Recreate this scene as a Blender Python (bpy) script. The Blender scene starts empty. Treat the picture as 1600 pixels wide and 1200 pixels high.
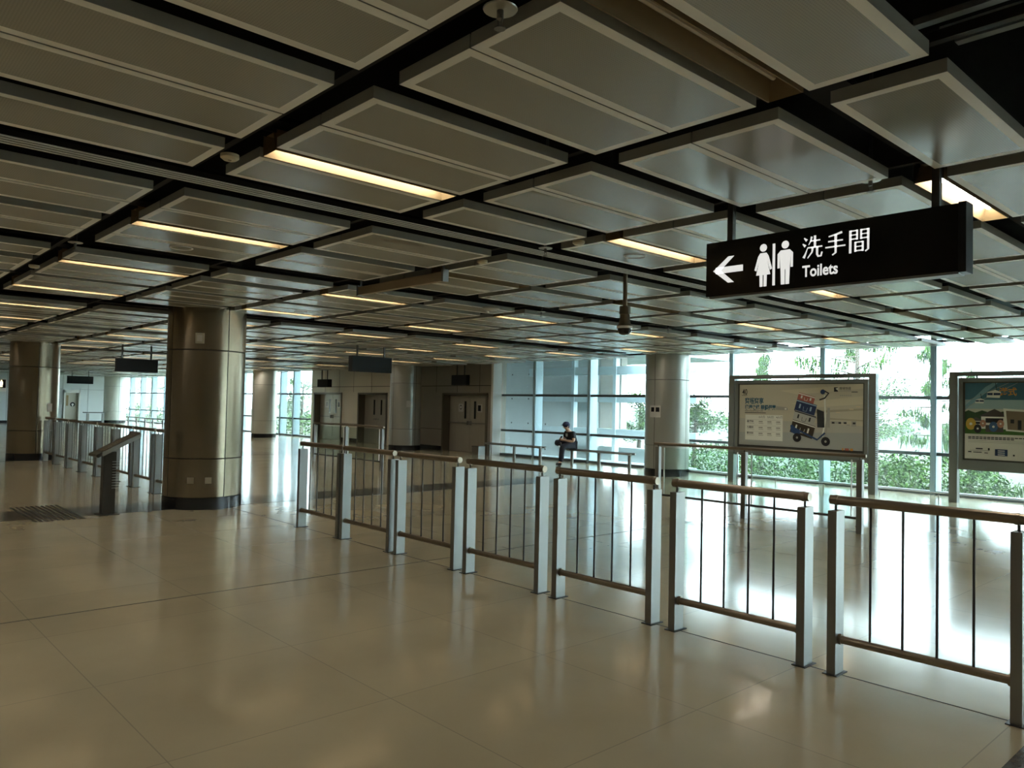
import bpy, math, random
from math import sin, cos, pi, radians, sqrt
from mathutils import Vector, Matrix, Euler

S = bpy.context.scene
COL = S.collection
random.seed(7)

# ------------------------------------------------------------------ camera
f = 1201.0
A = Vector((-305 - 800, 611 - 600, f)).normalized()
p2 = Vector((A.x / A.z * f + 1000, A.y / A.z * f + 22, f))
up = A.cross(p2).normalized()
if up.y > 0: up = -up
AX, AY, AZ = A.cross(up), A, up            # world axes written in camera axes (x right, y down, z ahead)
cd = bpy.data.cameras.new('camera'); cam = bpy.data.objects.new('camera', cd); COL.objects.link(cam)
right = Vector((AX.x, AY.x, AZ.x)); upv = -Vector((AX.y, AY.y, AZ.y)); back = -Vector((AX.z, AY.z, AZ.z))
M = Matrix.Identity(4)
for i in range(3):
    M[i][0], M[i][1], M[i][2] = right[i], upv[i], back[i]
M[2][3] = 1.6
cam.matrix_world = M
cd.sensor_width = 36; cd.lens = f / 1600 * 36; cd.clip_end = 500; cd.clip_start = .05
S.camera = cam

# ------------------------------------------------------------------ light and exposure
W = bpy.data.worlds.new('overcast_sky'); S.world = W; W.use_nodes = True
bg = W.node_tree.nodes['Background']
bg.inputs['Color'].default_value = (.78, .94, 1.0, 1); bg.inputs['Strength'].default_value = 11.0
S.view_settings.view_transform = 'Standard'; S.view_settings.look = 'None'
S.view_settings.exposure = 0.35; S.view_settings.gamma = 1.0; S.view_settings.use_curve_mapping = False
TUBE = 36.0

# ------------------------------------------------------------------ helpers
def tag(o, label=None, cat=None, group=None, kind=None):
    if label: o['label'] = label
    if cat: o['category'] = cat
    if group: o['group'] = group
    if kind: o['kind'] = kind
    return o

def empty(name, loc, label=None, cat=None, group=None, kind=None, rz=0):
    o = bpy.data.objects.new(name, None); COL.objects.link(o)
    o.location = loc; o.rotation_euler = (0, 0, rz); o.empty_display_size = .2
    return tag(o, label, cat, group, kind)

def wloc(o):
    v = Vector(o.location)
    while o.parent: o = o.parent; v = v + Vector(o.location)
    return v

class MB:
    def __init__(s): s.v = []; s.f = []; s.m = []
    def add(s, vs, fs, m=0):
        n = len(s.v); s.v += [tuple(v) for v in vs]
        s.f += [tuple(n + i for i in q) for q in fs]; s.m += [m] * len(fs); return s
    def box(s, x0, x1, y0, y1, z0, z1, m=0):
        vs = [(x, y, z) for z in (z0, z1) for y in (y0, y1) for x in (x0, x1)]
        return s.add(vs, [(0, 2, 3, 1), (4, 5, 7, 6), (0, 1, 5, 4), (2, 6, 7, 3), (0, 4, 6, 2), (1, 3, 7, 5)], m)
    def cyl(s, a, b, r, n=10, m=0, r2=None, cap=True):
        a = Vector(a); b = Vector(b); d = (b - a).normalized(); r2 = r if r2 is None else r2
        u = d.orthogonal().normalized(); w = d.cross(u)
        vs = [a + (u * cos(t) + w * sin(t)) * r for t in [2 * pi * i / n for i in range(n)]]
        vs += [b + (u * cos(t) + w * sin(t)) * r2 for t in [2 * pi * i / n for i in range(n)]]
        fs = [(i, (i + 1) % n, n + (i + 1) % n, n + i) for i in range(n)]
        if cap: fs += [tuple(range(n - 1, -1, -1)), tuple(range(n, 2 * n))]
        return s.add(vs, fs, m)
    def path(s, pts, r, n=8, m=0):
        for a, b in zip(pts, pts[1:]): s.cyl(a, b, r, n, m)
        for p in pts[1:-1]: s.ball(p, r, 4, n, m)
        return s
    def lathe(s, prof, c=(0, 0, 0), n=24, m=0, a0=0, a1=2 * pi):
        full = abs(a1 - a0 - 2 * pi) < 1e-6
        k = n if full else n + 1
        vs = []
        for r, z in prof:
            for i in range(k):
                t = a0 + (a1 - a0) * i / n
                vs.append((c[0] + r * cos(t), c[1] + r * sin(t), c[2] + z))
        fs = []
        for j in range(len(prof) - 1):
            for i in range(n):
                i2 = (i + 1) % k
                fs.append((j * k + i, j * k + i2, (j + 1) * k + i2, (j + 1) * k + i))
        return s.add(vs, fs, m)
    def ball(s, c, r, nr=6, n=10, m=0, sc=(1, 1, 1)):
        prof = [(max(1e-5, sin(pi * i / nr)), -cos(pi * i / nr)) for i in range(nr + 1)]
        vs = []
        for rr, z in prof:
            for i in range(n):
                t = 2 * pi * i / n
                vs.append((c[0] + r * sc[0] * rr * cos(t), c[1] + r * sc[1] * rr * sin(t), c[2] + r * sc[2] * z))
        fs = [(j * n + i, j * n + (i + 1) % n, (j + 1) * n + (i + 1) % n, (j + 1) * n + i) for j in range(nr) for i in range(n)]
        return s.add(vs, fs, m)
    def build(s, name, mats, parent=None, origin=None, smooth=True, **kw):
        if not isinstance(mats, (list, tuple)): mats = [mats]
        if parent is not None: o0 = wloc(parent)
        elif origin is not None: o0 = Vector(origin)
        else:
            xs = [v[0] for v in s.v]; ys = [v[1] for v in s.v]; zs = [v[2] for v in s.v]
            o0 = Vector(((min(xs) + max(xs)) / 2, (min(ys) + max(ys)) / 2, min(zs)))
        me = bpy.data.meshes.new(name)
        me.from_pydata([(v[0] - o0.x, v[1] - o0.y, v[2] - o0.z) for v in s.v], [], s.f)
        for mt in mats: me.materials.append(mt)
        me.polygons.foreach_set('material_index', s.m)
        me.update()
        if smooth:
            me.shade_smooth(); me.set_sharp_from_angle(angle=radians(35))
        o = bpy.data.objects.new(name, me); COL.objects.link(o)
        if parent is not None: o.parent = parent
        else: o.location = o0
        return tag(o, kw.get('label'), kw.get('cat'), kw.get('group'), kw.get('kind'))

def copy_tree(o, parent=None):
    c = o.copy(); COL.objects.link(c)
    if parent is not None: c.parent = parent
    for ch in list(o.children): copy_tree(ch, c)
    return c

# ------------------------------------------------------------------ materials
def mat(name, col, rough=.5, metal=0., spec=.5, coat=0., bump=0., scale=20., var=0., stretch=None, emit=None, es=0., vscale=None):
    m = bpy.data.materials.new(name); m.use_nodes = True; nt = m.node_tree; b = nt.nodes['Principled BSDF']
    c4 = (*col, 1)
    b.inputs['Base Color'].default_value = c4; b.inputs['Roughness'].default_value = rough
    b.inputs['Metallic'].default_value = metal; b.inputs['Specular IOR Level'].default_value = spec
    if coat: b.inputs['Coat Weight'].default_value = coat; b.inputs['Coat Roughness'].default_value = .08
    if emit: b.inputs['Emission Color'].default_value = (*emit, 1); b.inputs['Emission Strength'].default_value = es
    if bump or var:
        tc = nt.nodes.new('ShaderNodeTexCoord'); mp = nt.nodes.new('ShaderNodeMapping')
        nt.links.new(tc.outputs['Object'], mp.inputs['Vector'])
        if stretch: mp.inputs['Scale'].default_value = stretch
        nz = nt.nodes.new('ShaderNodeTexNoise'); nz.inputs['Scale'].default_value = scale; nz.inputs['Detail'].default_value = 3
        nt.links.new(mp.outputs[0], nz.inputs['Vector'])
        if var:
            mx = nt.nodes.new('ShaderNodeMix'); mx.data_type = 'RGBA'
            mx.inputs['A'].default_value = tuple(max(0, x * (1 - var)) for x in col) + (1,)
            mx.inputs['B'].default_value = tuple(min(1, x * (1 + var)) for x in col) + (1,)
            nt.links.new(nz.outputs['Fac'], mx.inputs['Factor']); nt.links.new(mx.outputs['Result'], b.inputs['Base Color'])
        if bump:
            bp = nt.nodes.new('ShaderNodeBump'); bp.inputs['Strength'].default_value = bump; bp.inputs['Distance'].default_value = .01
            nt.links.new(nz.outputs['Fac'], bp.inputs['Height']); nt.links.new(bp.outputs['Normal'], b.inputs['Normal'])
    return m

steel = mat('brushed_steel', (.27, .27, .255), .46, 1., var=.06, scale=30, stretch=(8, 8, .4))
railsteel = mat('handrail_steel', (.27, .225, .17), .38, 1., var=.05, scale=8)
darksteel = mat('dark_steel', (.10, .10, .095), .4, .8, var=.1)
blackm = mat('black_rubber', (.012, .012, .012), .45)
black_gloss = mat('black_plinth', (.015, .016, .018), .18, 0, .5)
panelborder = mat('ceiling_border_paint', (.88, .86, .79), .36, 0, .5, var=.03, scale=3)
panelsde = mat('ceiling_edge_paint', (.34, .34, .31), .4, 0, .5)
voidm = mat('void_paint', (.006, .006, .006), .9, 0, .1)
whitem = mat('white_enamel', (.75, .75, .72), .35)
beigepanel = mat('beige_wall_panel', (.62, .58, .47), .4, 0, .5, var=.05, scale=1.2)
greypanel = mat('grey_wall_panel', (.34, .315, .265), .35, .2, .5, var=.06, scale=1.5)
palewall = mat('pale_wall_panel', (.62, .66, .66), .4, 0, .5, var=.03, scale=1)
leftwall = mat('hall_wall_panel', (.22, .17, .11), .5, 0, .4, var=.15, scale=.7)
seam = mat('dark_seam', (.02, .02, .018), .6)
columnm = mat('champagne_column_metal', (.27, .225, .155), .25, .75, .5, var=.05, scale=2.2, stretch=(1, 1, .15))
litgreycol = mat('daylit_grey_column_metal', (.38, .385, .35), .28, .4, .5, var=.04, scale=2)  # column metal again, greyed by window light put into its colour
litpalecol = mat('daylit_pale_column_metal', (.62, .62, .56), .35, .2, .5, var=.04, scale=2)  # same column cladding, paler still: daylight painted into the base colour
framesteel = mat('light_blue_frame_paint', (.60, .74, .80), .5, 0, .4)
bluesteel = mat('pale_blue_painted_steel', (.36, .48, .53), .4, .1, .5, var=.04, scale=6)
transomm = mat('grey_transom_metal', (.13, .16, .165), .35, .5)
doorm = mat('stainless_door', (.42, .39, .32), .35, .5, .5, var=.08, scale=3, stretch=(3, 3, .5))
jambm = mat('door_frame_metal', (.17, .155, .125), .35, .7)
darkglass = mat('dark_vision_glass', (.02, .02, .018), .1)
whitesign = mat('white_sign_face', (.8, .82, .8), .5, emit=(1, 1, .97), es=.55)
signblack = mat('black_sign_face', (.006, .006, .006), .25, 0, .3)
screenblack = mat('dark_display_casing', (.008, .010, .012), .5, 0, .2)
paper = mat('white_notice_paper', (.55, .55, .52), .6)
concretem = mat('pale_concrete', (.50, .56, .565), .85, 0, .2, var=.10, scale=1.1, bump=.15)
beigeconc = mat('beige_render_wall', (.55, .52, .47), .85, 0, .2, var=.04)
kioskm = mat('dark_bronze_stand', (.05, .043, .034), .35, .5, .5, var=.1)
kioskl = mat('grey_lectern_edge', (.33, .33, .30), .35, .6)
brownbar = mat('brown_shutter_box', (.33, .25, .16), .5, .1)
boardm = mat('billboard_frame_metal', (.24, .26, .25), .4, .4)
boardin = mat('billboard_bezel', (.12, .12, .10), .35, .6)
trough = mat('cream_light_trough', (.22, .16, .085), .6, 0, .2)
tubeon = mat('lit_tube', (1, 1, 1), .4, emit=(1, .95, .84), es=TUBE)
tubeoff = mat('unlit_tube', (.62, .55, .42), .3)
def leafmat(n, c):
    m = mat(n, c, .7, 0, .12, var=.3, scale=4); return m
leafm = [leafmat('leaf_green_a', (.045, .11, .018)), leafmat('leaf_green_b', (.085, .18, .03)),
         leafmat('leaf_green_c', (.012, .03, .010))]
barkm = mat('tree_bark', (.10, .08, .06), .9, bump=.3)
soilm = mat('hillside_ground', (.03, .045, .02), .95, var=.4, scale=.8)
skinm = mat('skin', (.50, .30, .20), .55)
shirtm = mat('black_cotton', (.012, .012, .014), .85, bump=.2, scale=60)
trouserm = mat('dark_navy_denim', (.018, .022, .035), .85, bump=.2, scale=80)
capm = mat('navy_cap_cloth', (.02, .024, .06), .8)
solem = mat('white_shoe_sole', (.6, .6, .58), .6)

# perforated panel face: fine holes darken the sheet
def perf():
    m = mat('perforated_ceiling_sheet', (.32, .31, .265), .27, .05, .8)
    nt = m.node_tree; b = nt.nodes['Principled BSDF']
    tc = nt.nodes.new('ShaderNodeTexCoord'); mp = nt.nodes.new('ShaderNodeMapping'); mp.inputs['Scale'].default_value = (90, 90, 90)
    vo = nt.nodes.new('ShaderNodeTexVoronoi'); vo.inputs['Randomness'].default_value = 0; vo.inputs['Scale'].default_value = 1
    rp = nt.nodes.new('ShaderNodeValToRGB'); rp.color_ramp.elements[0].position = .28; rp.color_ramp.elements[1].position = .36
    rp.color_ramp.elements[0].color = (.28, .27, .23, 1); rp.color_ramp.elements[1].color = (.34, .33, .28, 1)
    nt.links.new(tc.outputs['Object'], mp.inputs['Vector']); nt.links.new(mp.outputs[0], vo.inputs['Vector'])
    nt.links.new(vo.outputs['Distance'], rp.inputs['Fac']); nt.links.new(rp.outputs['Color'], b.inputs['Base Color'])
    return m
perfm = perf()

def floor_mat():
    m = mat('polished_stone_floor', (.4, .35, .25), .13, 0, .6, coat=.2)
    nt = m.node_tree; b = nt.nodes['Principled BSDF']; L = nt.links
    tc = nt.nodes.new('ShaderNodeTexCoord')
    mp = nt.nodes.new('ShaderNodeMapping'); mp.inputs['Location'].default_value = (-.04, -.56, 0)
    L.new(tc.outputs['Object'], mp.inputs['Vector'])
    br = nt.nodes.new('ShaderNodeTexBrick'); br.offset = 0; br.inputs['Scale'].default_value = 1
    br.inputs['Brick Width'].default_value = 1.168; br.inputs['Row Height'].default_value = 1.168
    br.inputs['Mortar Size'].default_value = .0035; br.inputs['Mortar Smooth'].default_value = .2
    br.inputs['Color1'].default_value = (.47, .405, .27, 1); br.inputs['Color2'].default_value = (.49, .425, .285, 1)
    br.inputs['Mortar'].default_value = (.35, .31, .22, 1)
    L.new(mp.outputs[0], br.inputs['Vector'])
    nz = nt.nodes.new('ShaderNodeTexNoise'); nz.inputs['Scale'].default_value = 1.6; nz.inputs['Detail'].default_value = 5
    L.new(tc.outputs['Object'], nz.inputs['Vector'])
    mx = nt.nodes.new('ShaderNodeMix'); mx.data_type = 'RGBA'; mx.blend_type = 'MULTIPLY'; mx.inputs['Factor'].default_value = .25
    L.new(br.outputs['Color'], mx.inputs['A']); L.new(nz.outputs['Fac'], mx.inputs['B']); L.new(mx.outputs['Result'], b.inputs['Base Color'])
    mr = nt.nodes.new('ShaderNodeMapRange'); mr.inputs['To Min'].default_value = .10; mr.inputs['To Max'].default_value = .20
    L.new(nz.outputs['Fac'], mr.inputs['Value']); L.new(mr.outputs['Result'], b.inputs['Roughness'])
    return m
floorm = floor_mat()
stripem = mat('dark_granite_band', (.075, .072, .062), .15, 0, .5, var=.3, scale=60)

def glass_mat(name, tint, refl=.06, veil=.0):
    m = bpy.data.materials.new(name); m.use_nodes = True; nt = m.node_tree; L = nt.links
    nt.nodes.remove(nt.nodes['Principled BSDF']); out = nt.nodes['Material Output']
    tr = nt.nodes.new('ShaderNodeBsdfTransparent'); tr.inputs['Color'].default_value = (*tint, 1)
    gl = nt.nodes.new('ShaderNodeBsdfGlossy'); gl.inputs['Roughness'].default_value = .02
    fr = nt.nodes.new('ShaderNodeLayerWeight'); fr.inputs['Blend'].default_value = .5
    pw = nt.nodes.new('ShaderNodeMath'); pw.operation = 'POWER'; pw.inputs[1].default_value = 4
    ma = nt.nodes.new('ShaderNodeMath'); ma.operation = 'MULTIPLY_ADD'; ma.inputs[1].default_value = .7; ma.inputs[2].default_value = .03
    L.new(fr.outputs['Facing'], pw.inputs[0]); L.new(pw.outputs[0], ma.inputs[0])
    mx = nt.nodes.new('ShaderNodeMixShader')
    L.new(ma.outputs[0], mx.inputs[0]); L.new(tr.outputs[0], mx.inputs[1]); L.new(gl.outputs[0], mx.inputs[2])
    last = mx
    if veil:
        tl = nt.nodes.new('ShaderNodeBsdfTranslucent'); tl.inputs['Color'].default_value = (.9, .95, .95, 1)
        m2 = nt.nodes.new('ShaderNodeMixShader'); m2.inputs[0].default_value = veil
        L.new(mx.outputs[0], m2.inputs[1]); L.new(tl.outputs[0], m2.inputs[2]); last = m2
    L.new(last.outputs[0], out.inputs['Surface'])
    return m
winglass = glass_mat('haze_veil_window_glass', (.93, .98, .98), veil=.01)  # translucent veil mixed into the glass stands in for outdoor haze
railglass = glass_mat('clear_rail_glass', (.88, .95, .93))

# ------------------------------------------------------------------ setting: floor, walls
X0, X1, Y0, Y1, CZ, HZ = -8., 17., -14., 62., 2.95, 3.9
MB().box(X0, X1 + .4, Y0, Y1, -.3, 0).build('floor', floorm, kind='structure')
def trim(n, *b, m=stripem): return MB().box(*b).build('trim_%d' % n, m, kind='structure')
trim(1, X0, 12.2, 11.55, 12.5, 0, .003)
trim(2, X0, 4.68, .1, 1.08, 0, .003)
trim(3, X0, 12, 6.40, 6.408, 0, .002, m=seam)
trim(4, 4.735, 4.743, -6, 11.2, 0, .002, m=seam)
trim(5, X0, 12.2, 22.0, 22.9, 0, .003)
MB().box(X0 - .2, X0, Y0, Y1, 0, HZ).build('wall_left', leftwall, kind='structure')
MB().box(X0, X1, Y0 - .2, Y0, 0, HZ).build('wall_back', leftwall, kind='structure')
MB().box(X0, X1, Y1, Y1 + .2, 0, HZ).build('wall_far', palewall, kind='structure')
MB().box(X1 - .06, X1 + .34, Y0, 19.1, 3.3, HZ).build('wall_right', bluesteel, kind='structure')
MB().box(X1 - .06, X1 + .34, 31.32, Y1, 3.3, HZ).build('wall_right_far', bluesteel, kind='structure')

# far panelled wall across the hall end
w = MB()
w.box(X0, 11.66, 53.2, 53.5, 0, HZ); w.box(12.56, 13.9, 53.2, 53.5, 0, HZ); w.box(11.66, 12.56, 53.2, 53.5, 2.04, HZ)
for x in (7.2, 8.7, 10.2, 11.6, 13.0): w.box(x, x + .02, 53.19, 53.2, 2.1 if 11 < x < 12.6 else 0, 3, 1)
w.box(X0, 11.6, 53.19, 53.2, 2.06, 2.08, 1); w.box(12.6, 13.9, 53.19, 53.2, 2.06, 2.08, 1)
w.box(X0, 11.6, 53.18, 53.2, 0, .14, 2); w.box(12.6, 13.9, 53.18, 53.2, 0, .14, 2)
w.build('wall_end', [palewall, mat('grey_joint', (.3, .33, .33), .6), black_gloss], kind='structure')

# core block with three recessed steel double doors
WX = 16.65
doors = [(28.65, 31.08), (25.22, 27.38), (19.27, 21.72)]
def core(name, y0, y1, dlist, pm, vlines):
    w = MB(); ys = [y0]
    for a, b in sorted(dlist): w.box(WX, X1 + .3, ys[-1], a, 0, HZ); ys.append(b); w.box(WX, X1 + .3, a, b, 2.03, HZ)
    w.box(WX, X1 + .3, ys[-1], y1, 0, HZ)
    for a, b in dlist: w.box(X1 + .28, X1 + .3, a, b, 0, 2.03)
    w.box(WX - .004, WX, y0, y1, 2.27, 2.29, 1)
    for y in vlines: w.box(WX - .004, WX, y, y + .015, 2.05, 3.1, 1)
    segs = [y0] + [q for d in sorted(dlist) for q in d] + [y1]
    for i in range(0, len(segs), 2):
        if segs[i + 1] - segs[i] > .3:
            w.box(WX - .006, WX, segs[i], segs[i + 1], 0, .15, 2); w.box(WX - .004, WX, segs[i], segs[i + 1], .74, .755, 1)
    w.build(name, [pm, seam, black_gloss], kind='structure')
core('wall_door_side', 24.95, 31.32, doors[:2], beigepanel, [26.4, 27.75, 28.9, 30.1])
core('wall_service_side', 19.1, 24.9, doors[2:], greypanel, [19.7, 20.9, 22.1, 23.4])
MB().box(WX - .03, WX + .05, 24.88, 24.98, 0, 3.1).build('trim_6', whitem, kind='structure')
MB().box(WX - .02, X1, 19.0, 19.1, 0, 3.1).build('trim_7', whitem, kind='structure')
MB().box(WX + .1, X1 + .3, 31.32, 31.42, 0, HZ).build('trim_8', whitem, kind='structure')

def glyph_no(mb, x, y, z, s, m):     # ring with a slash
    n = 16
    for i in range(n):
        a, b = 2 * pi * i / n, 2 * pi * (i + 1) / n
        mb.add([(x, y + s * cos(a), z + s * sin(a)), (x, y + s * cos(b), z + s * sin(b)), (x, y + .7 * s * cos(b), z + .7 * s * sin(b)), (x, y + .7 * s * cos(a), z + .7 * s * sin(a))], [(0, 3, 2, 1)], m)
    mb.box(x - .0005, x, y - .12 * s, y + .12 * s, z - .7 * s, z + .7 * s, m)

for i, (a, b) in enumerate(doors):
    e = empty('door_%d' % (i + 1), (WX + .28, (a + b) / 2, 0), kind='structure')
    j = MB(); j.box(WX - .03, WX + .3, a, a + .09, 0, 2.03); j.box(WX - .03, WX + .3, b - .09, b, 0, 2.03); j.box(WX - .03, WX + .3, a, b, 1.96, 2.03)
    j.build('door_frame', jambm, e)
    c = (a + b) / 2; xx = WX + .26
    for s in (-1, 1):
        ya, yb = (c + .006, b - .1) if s > 0 else (a + .1, c - .006)
        lf = MB().box(xx, xx + .05, ya, yb, .01, 1.95).build('door_leaf', doorm, e)
        yc = c + s * .26
        MB().box(xx - .006, xx, yc - .05, yc + .05, 1.15, 1.75).build('vision_panel', darkglass, lf)
        h = MB()
        if i != 1:
            h.box(xx - .08, xx - .05, min(ya, yb) + .12, max(ya, yb) - .02, .985, 1.015); h.box(xx - .08, xx, c + s * .06, c + s * .09, .93, 1.07)
        else:
            h.path([(xx, c + s * .08, .98), (xx - .07, c + s * .08, .98), (xx - .07, c + s * .2, .98)], .015)
        h.build('door_handle', steel, lf)
        if i != 1:
            n = MB().box(xx - .004, xx, yc + s * .12, yc + s * .38, 1.38, 1.66, 0)
            if s > 0: glyph_no(n, xx - .006, yc + s * .25, 1.54, .08, 1)
            else: n.box(xx - .006, xx - .004, yc + s * .25 - .06, yc + s * .25 + .09, 1.42, 1.62, 1)
            n.build('notice', [paper, black_gloss], lf)
# far door
e = empty('door_4', (12.1, 53.3, 0), kind='structure')
j = MB(); j.box(11.66, 11.74, 53.1, 53.4, 0, 2.04); j.box(12.48, 12.56, 53.1, 53.4, 0, 2.04); j.box(11.66, 12.56, 53.1, 53.4, 1.86, 2.04); j.build('door_frame', whitem, e)
lf = MB().box(11.74, 12.48, 53.36, 53.4, 0, 1.86).build('door_leaf', doorm, e)
MB().box(11.84, 11.96, 53.35, 53.36, 1.05, 1.7).build('vision_panel', mat('amber_glass', (.25, .17, .08), .2), lf)
m = MB(); m.cyl((12.2, 53.36, 1.14), (12.2, 53.345, 1.14), .14, 20, 0); m.ball((12.2, 53.34, 1.14), .07, 6, 10, 1, (1, .1, .8)); m.box(12.17, 12.23, 53.335, 53.345, 1.02, 1.1, 1)
m.build('round_sign', [black_gloss, whitem], lf)

# ------------------------------------------------------------------ window wall bays
nwin = 0
def bay(ya, yb, post_at, last_post=False):
    global nwin; nwin += 1
    e = empty('window_%d' % nwin, (17, (ya + yb) / 2, 0), kind='structure')
    if post_at is not None:
        m = MB(); m.box(16.95, 17.28, post_at - .06, post_at + .05, 0, 3.3)
        m.box(16.93, 16.95, post_at - .035, post_at + .025, 0, 3.3)
        m.build('mullion', bluesteel, e)
    for z in (.82, 1.97):
        MB().box(16.97, 17.06, ya + .05, yb - .06, z - .035, z + .035).build('transom', transomm, e)
    MB().box(16.93, 17.1, ya + .05, yb - .06, 0, .07).build('sill', transomm, e)
    MB().box(17.01, 17.022, ya + .05, yb - .06, .07, 3.3).build('window_pane', winglass, e)
y = 12.735 - 2.335 * 12
while y < 12.8: bay(y - 2.335 if y > -12 else Y0, y, y); y += 2.335
bay(12.735, 15.1, 15.1); bay(15.1, 17.4, 17.4); bay(17.4, 19.0, None)
ys = [31.42, 33.65, 35.0]
while ys[-1] < 60: ys.append(ys[-1] + 2.335)
for a, b in zip(ys, ys[1:]): bay(a, b, b)
# low kick rail in front of the right-hand windows
e = empty('kick_rail', (16.0, 5, 0), 'low steel kick rail on short posts in front of the right-hand windows', 'rail')
MB().cyl((16.0, -3, .125), (16.0, 10.9, .125), .014, 8).build('rail_tube', steel, e)
for y in (-2.1, -.9, .3, 1.5, 2.7, 3.9, 5.3, 6.4, 7.55, 8.65, 9.9): MB().cyl((16.0, y, 0), (16.0, y, .12), .012, 8).build('post', steel, e)

# ------------------------------------------------------------------ ceiling: void slab and hanging panels
ceil = MB().box(X0, X1 + .3, Y0, Y1, HZ, HZ + .15).build('ceiling', voidm, kind='structure')
S0, DJ = 1.62, 2.335
TYPES = {'A': [(.14, .61), (.62, 1.08), (1.28, 1.75), (1.76, 2.23)], 'B': [(.10, .57), (1.25, 1.71), (1.72, 2.20)],
         'C': [(.09, .56), (.57, 1.04), (1.72, 2.19)], 'E': [(.09, .56), (1.76, 2.24)]}
pat = 'ABCAE'
def tp(j): return 'E' if j == -1 else pat[j % 5]
PW, PL, B = .466, 1.25, .047
def panel_mb(cx, cy, z=CZ, w=PW):
    m = MB(); x0, x1, y0, y1 = cx - PL / 2, cx + PL / 2, cy - w / 2, cy + w / 2
    m.box(x0, x1, y0, y1, z + .0, z + .055, 1)
    t = z - .0015
    for q in ((x0, x1, y0, y0 + B), (x0, x1, y1 - B, y1), (x0, x0 + B, y0 + B, y1 - B), (x1 - B, x1, y0 + B, y1 - B)):
        m.add([(q[0], q[2], t), (q[0], q[3], t), (q[1], q[3], t), (q[1], q[2], t)], [(0, 1, 2, 3)], 0)
    m.add([(x0 + B, y0 + B, t), (x0 + B, y1 - B, t), (x1 - B, y1 - B, t), (x1 - B, y0 + B, t)], [(0, 1, 2, 3)], 2)
    return m
plainm = mat('fine_perforated_sheet', (.32, .31, .265), .27, .05, .8)
pm = [panelborder, panelsde, perfm]
cells = []
colxy = [(4.5, 11.8), (4.28, 22.58), (15.7, 11.39), (15.0, 32.6), (15.6, 22.5), (14.55, 53.6), (-6.6, 11.8), (-6.6, 22.6), (4.4, .9), (4.3, 33), (4.3, 44), (15, 43.5)]
camfwd = -back
for k in range(-6, 11):
    cx = .355 + 1.445 * k + PL / 2
    for j in range(-7, 25):
        for a, b in TYPES[tp(j)]:
            cy = S0 + DJ * j + (a + b) / 2
            if cy > Y1 - .4 or cy < Y0 + .4: continue
            if j < -1 and k > 1 and False: continue
            if any(abs(cx - c[0]) < .55 + PL / 2 and abs(cy - c[1]) < .55 + .24 and c[1] > 20 for c in colxy) and cy > 20: pass
            if cy > 19 and cy < 31.5 and cx > 16: continue
            v = Vector((cx, cy, CZ - 1.6)); zf = v.dot(camfwd)
            vis = False
            if zf > .3:
                u, t = v.dot(right) / zf, v.dot(upv) / zf
                vis = abs(u) < .74 and -.5 < t < .56
            cells.append((0 if vis else 1, v.length, cx, cy))
cells.sort()
proto = None
def dirt(o): pass
for n, (nv, d, cx, cy) in enumerate(cells[:100]):
    if proto is None:
        proto = panel_mb(0, 0, 0).build('ceiling_panel', pm, ceil, smooth=False)
        # proto's mesh was shifted by the parent's place: rebuild it about its own centre
        off = wloc(ceil)
        for v in proto.data.vertices: v.co = v.co + off
        p = proto
    else:
        p = proto.copy(); COL.objects.link(p)
    p.parent = ceil; p.location = Vector((cx, cy, CZ)) - Vector(ceil.location)
rest = MB()
for nv, d, cx, cy in cells[100:]:
    q = panel_mb(cx, cy); rest.add(q.v, q.f); rest.m[-len(q.m):] = q.m
rest.build('ceiling_panel', [panelborder, panelsde, plainm], ceil, smooth=False, kind='stuff')
# dark carrier rails above the panels (run under the slab, seen in the gaps)
g = MB()
for k in range(-6, 12):
    x = .355 + 1.445 * k - .10
    g.box(x - .02, x + .02, Y0, Y1, 3.03, 3.07)
for j in range(-7, 25): g.box(X0, 16.3, S0 + DJ * j - .1, S0 + DJ * j + .1, 3.1, 3.13)
g.build('carrier_grid', mat('black_carrier_metal', (.004, .004, .004), .7, 0), ceil, smooth=False)
# three metal channels in the open bay at the upper right
st = MB(); st.add([(3.62 + .17 * (1 + .35 * sin(3 * t)) * cos(t), 5.33 + .07 * (1 + .3 * cos(2 * t + 1)) * sin(t), CZ - .003) for t in [2 * pi * i / 20 for i in range(20)]], [tuple(range(19, -1, -1))])
st.build('water_stain', mat('brown_water_stain', (.16, .135, .09), .5), ceil, smooth=False)
g = MB()
for (x, y) in ((3.63, 1.32), (3.78, 1.26), (3.92, 1.24)): g.box(x, x + .05, y - 3.2, y, 3.36, 3.39)
g.build('cable_channel', mat('galvanised_channel', (.45, .48, .48), .4, .6), ceil)

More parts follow.
